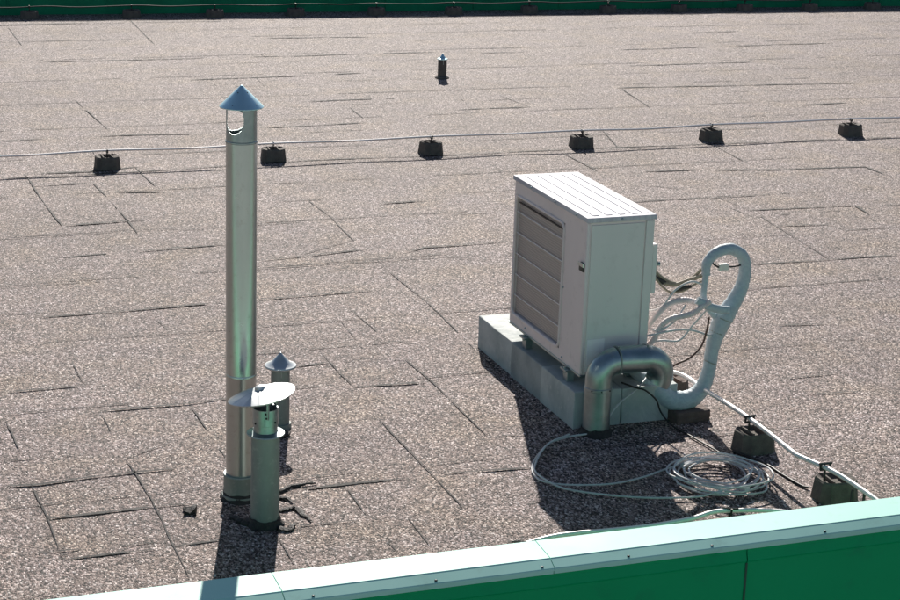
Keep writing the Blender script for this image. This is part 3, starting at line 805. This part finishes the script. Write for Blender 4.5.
cable('cable', [(3.385,6.985,.05),(3.42,7.01,.08),(3.469,7.03,.115),(3.52,7.03,.15),(3.56,7.04,.175),(3.62,7.1,.19)], .004, 'coil', 'thin pale cable rising across the near face of the pad')
cable('cable', [(3.80,6.62,.006),(3.86,6.46,.006),(3.87,6.32,.006),(3.885,6.20,.006),(3.90,6.17,.008)], .005, 'cable_b', 'short black cable on the felt between the two near blocks')

# brown brick under the bend of the wrapped pipe
bk_ = empty('brick', (3.80, 7.03, 0), 'brown brick lying under the bottom bend of the wrapped pipe', 'brick', None, .1)
bm = bmesh.new(); box(bm, -.085, .085, -.045, .045, -.002, .052, .007, 3)
bmesh.ops.subdivide_edges(bm, edges=[e for e in bm.edges if e.calc_length() > .03], cuts=3, use_grid_fill=True)
for v in bm.verts: v.co += Vector((random.uniform(-1,1), random.uniform(-1,1), random.uniform(-1,1)))*.002
obj('brick_body', bm, M['brown'], bk_)

# ---------------------------------------------------------------- coil of cable
cl = empty('cable_coil', (3.59, 6.33, 0), 'loose coil of thin light grey cable lying on the felt near the coping', 'cable coil')
rc = random.Random(11)
pts = []; turns = [(a_+.0, b__-.0, c_*1.22, d_*1.25, e_) for a_, b__, c_, d_, e_ in [(3.58,6.37,.150,.150,.3),(3.63,6.33,.155,.160,.5),(3.54,6.36,.125,.15,.1),(3.60,6.38,.095,.11,.8),(3.64,6.35,.150,.165,.2),(3.53,6.38,.115,.12,.6),(3.62,6.31,.135,.12,.9),(3.56,6.37,.085,.095,.2),(3.60,6.33,.16,.15,.4)]]
prevp = None; z = .01
n = 26; phi = 3.4
for ti, (cx, cy, rx, ry, w) in enumerate(turns):
    for k in range(n):
        t = k/n; nxt = turns[min(ti+1, len(turns)-1)]
        a = phi+2*PI*t
        mx = [cx*(1-t)+nxt[0]*t, cy*(1-t)+nxt[1]*t, rx*(1-t)+nxt[2]*t, ry*(1-t)+nxt[3]*t]
        pts.append((mx[0]+mx[2]*math.cos(a)*(1+.06*math.sin(2*a+w*9)+.03*math.sin(5*a+w*4)), mx[1]+mx[3]*math.sin(a)*(1+.06*math.sin(3*a+w*7)), .010+.0045*ti+.008*abs(math.sin(a+w*8))))
bm = bmesh.new(); tube(bm, cat(pts, 2), .0038, 7)
local(obj('coiled_turns', bm, M['coil'], cl, smooth=True), cl)
T1 = [(3.34,6.955,.012),(3.26,6.955,.011),(3.195,6.945,.012),(3.085,6.898,.012),(2.982,6.783,.012),(2.907,6.665,.012),(2.881,6.572,.012),(2.895,6.502,.012),(2.979,6.446,.012),(3.138,6.412,.012),(3.282,6.438,.012),(3.402,6.483,.014),(3.50,6.50,.028),(3.60,6.50,.04)]
T2 = [(3.195,6.950,.020),(3.08,6.885,.020),(2.992,6.78,.020),(2.92,6.665,.020),(2.893,6.60,.020),(2.895,6.52,.020),(2.935,6.428,.012),(3.021,6.348,.012),(3.157,6.268,.012),(3.286,6.221,.012),(3.424,6.193,.014),(3.52,6.19,.03),(3.60,6.20,.03)]
for T in (T1, T2):
    bm = bmesh.new(); tube(bm, cat(T, 8), .0040, 8); local(obj('loose_strand', bm, M['coil'], cl, smooth=True), cl)
bm = bmesh.new()
tube(bm, [(3.60, 6.172, .03), (3.625, 6.18, .03)], .016, 8); tube(bm, [(3.49, 6.47, .03), (3.54, 6.50, .03)], .013, 8)
local(obj('binding_tape', bm, M['coil'], cl), cl)

# ---------------------------------------------------------------- torn felt and scraps
def scrap(name, x, y, w, d, h, rz, lab, catg, mat='flap', seed=0, group=None):
    rnd = random.Random(seed); bm = bmesh.new(); n = 9
    top = []; bot = []
    c = bm.verts.new((0, 0, h))
    for k in range(n):
        a = 2*PI*k/n; q = rnd.uniform(.55, 1.15)
        top.append(bm.verts.new((w/2*q*math.cos(a), d/2*q*math.sin(a), .006+h*rnd.uniform(.1, 1.1)*(1 if math.sin(a) < .3 else .3))))
        bot.append(bm.verts.new((w/2*q*math.cos(a)*.97, d/2*q*math.sin(a)*.97, 0)))
    for k in range(n):
        k2 = (k+1) % n
        bm.faces.new((c, top[k], top[k2])); bm.faces.new((top[k], bot[k], bot[k2], top[k2]))
    bm.faces.new(bot[::-1])
    o = obj(name, bm, M[mat], loc=(x, y, .002)); o.rotation_euler[2] = rz
    return tag(o, lab, catg, group)
scrap('debris', 1.487, 6.61, .075, .07, .022, .3, 'small dark crumpled scrap on the felt left of the tall flue', 'debris', 'flap', 1)
gq = 'torn felt edges around the vent pipes'
def torn(pts, w, lab, seed):
    rnd = random.Random(seed); bm = bmesh.new()
    pp = cat([(x, y, .004) for x, y in pts], 5); n = len(pp)
    pp = [q+Vector((rnd.uniform(-.004, .004), rnd.uniform(-.005, .005), rnd.uniform(0, .004))) for q in pp]
    rad = [w*(.25+.75*math.sin(PI*min(1, (i+.6)/n))*rnd.uniform(.45, 1.1)) for i in range(n)]
    tube(bm, pp, rad, 6, flat=.55)
    tag(obj('felt_edge', bm, M['flap']), lab, 'torn felt', gq)
torn([(1.82, 6.70), (1.846, 6.695), (1.871, 6.708), (1.93, 6.739), (2.02, 6.75)], .013, 'torn dark felt edge right of the tall flue foot, farthest of its group', 2)
torn([(1.80, 6.634), (1.842, 6.643), (1.868, 6.627), (1.880, 6.587)], .012, 'short torn dark felt edge right of the front vent pipe, second farthest', 3)
torn([(1.786, 6.543), (1.825, 6.520), (1.868, 6.535), (1.885, 6.469), (1.90, 6.396)], .014, 'torn felt edge with a long bent tail right of the front vent pipe', 4)
torn([(1.75, 6.40), (1.775, 6.350), (1.80, 6.343), (1.835, 6.393)], .018, 'torn curled felt edge at the right foot of the front vent pipe', 5)
torn([(1.62, 6.53), (1.640, 6.47), (1.667, 6.43), (1.675, 6.48)], .024, 'torn black felt edge in the shade left of the front vent pipe', 6)
scrap('felt_patch', 2.03, 7.30, .13, .09, .008, .1, 'dark bitumen patch at the foot of the small back vent', 'felt patch', 'flap', 8)
scrap('debris', 4.113, 6.261, .03, .02, .01, .3, 'tiny black scrap on the felt right of the near blocks', 'debris', 'flap', 9)
ex = empty('cable_stub', (3.925, 5.87, 0), 'two black cable ends sticking up at the end of the white cable', 'cable end')
for dx in (-.02, .035):
    bm = bmesh.new(); tube(bm, [(dx, .0, 0), (dx, .0, .11), (dx+.004, 0, .118)], .006, 8); obj('stub', bm, M['dark'], ex, smooth=True)

# ---------------------------------------------------------------- camera
cam = bpy.data.cameras.new('camera'); co = bpy.data.objects.new('camera', cam); COL.objects.link(co)
th, ro, psi = .2895815, .03438151, .36232867
fw = Vector((math.sin(psi)*math.cos(th), math.cos(psi)*math.cos(th), -math.sin(th)))
r_ = Vector((math.cos(psi), -math.sin(psi), 0)); u_ = r_.cross(fw)
r2 = r_*math.cos(ro)+u_*math.sin(ro); u2 = -r_*math.sin(ro)+u_*math.cos(ro)
mt = Matrix(((r2.x, u2.x, -fw.x, 0), (r2.y, u2.y, -fw.y, 0), (r2.z, u2.z, -fw.z, 0), (0, 0, 0, 1)))
mt.translation = Vector((0, 0, 2.87001))
co.matrix_world = mt
cam.sensor_width = 36; cam.lens = 36*1918.654/900; cam.clip_end = 2000; cam.clip_start = .1
S.camera = co

# ---------------------------------------------------------------- light
az, el = math.atan2(.300, .954), R(29.0)
w = bpy.data.worlds.new('World'); S.world = w; w.use_nodes = True
nt = w.node_tree; bg = nt.nodes['Background']
sky = nt.nodes.new('ShaderNodeTexSky'); sky.sky_type = 'NISHITA'; sky.sun_disc = False
sky.sun_elevation = el; sky.sun_rotation = az; sky.air_density = 1.0; sky.dust_density = .6; sky.ozone_density = 1.5
nt.links.new(sky.outputs[0], bg.inputs[0]); bg.inputs[1].default_value = .050
sl = bpy.data.lights.new('sun', 'SUN'); sl.energy = 5.0; sl.angle = R(.5); sl.color = (1, .945, .87)
so = bpy.data.objects.new('sun', sl); COL.objects.link(so)
sd = Vector((math.sin(az)*math.cos(el), math.cos(az)*math.cos(el), math.sin(el)))
so.rotation_euler = sd.to_track_quat('Z', 'Y').to_euler(); so.location = sd*30

S.render.engine = 'CYCLES'
S.view_settings.view_transform = 'Standard'
S.view_settings.look = 'None'
S.view_settings.gamma = 1; S.view_settings.use_curve_mapping = False
S.view_settings.exposure = .46
S.render.resolution_x, S.render.resolution_y = 1024, 683
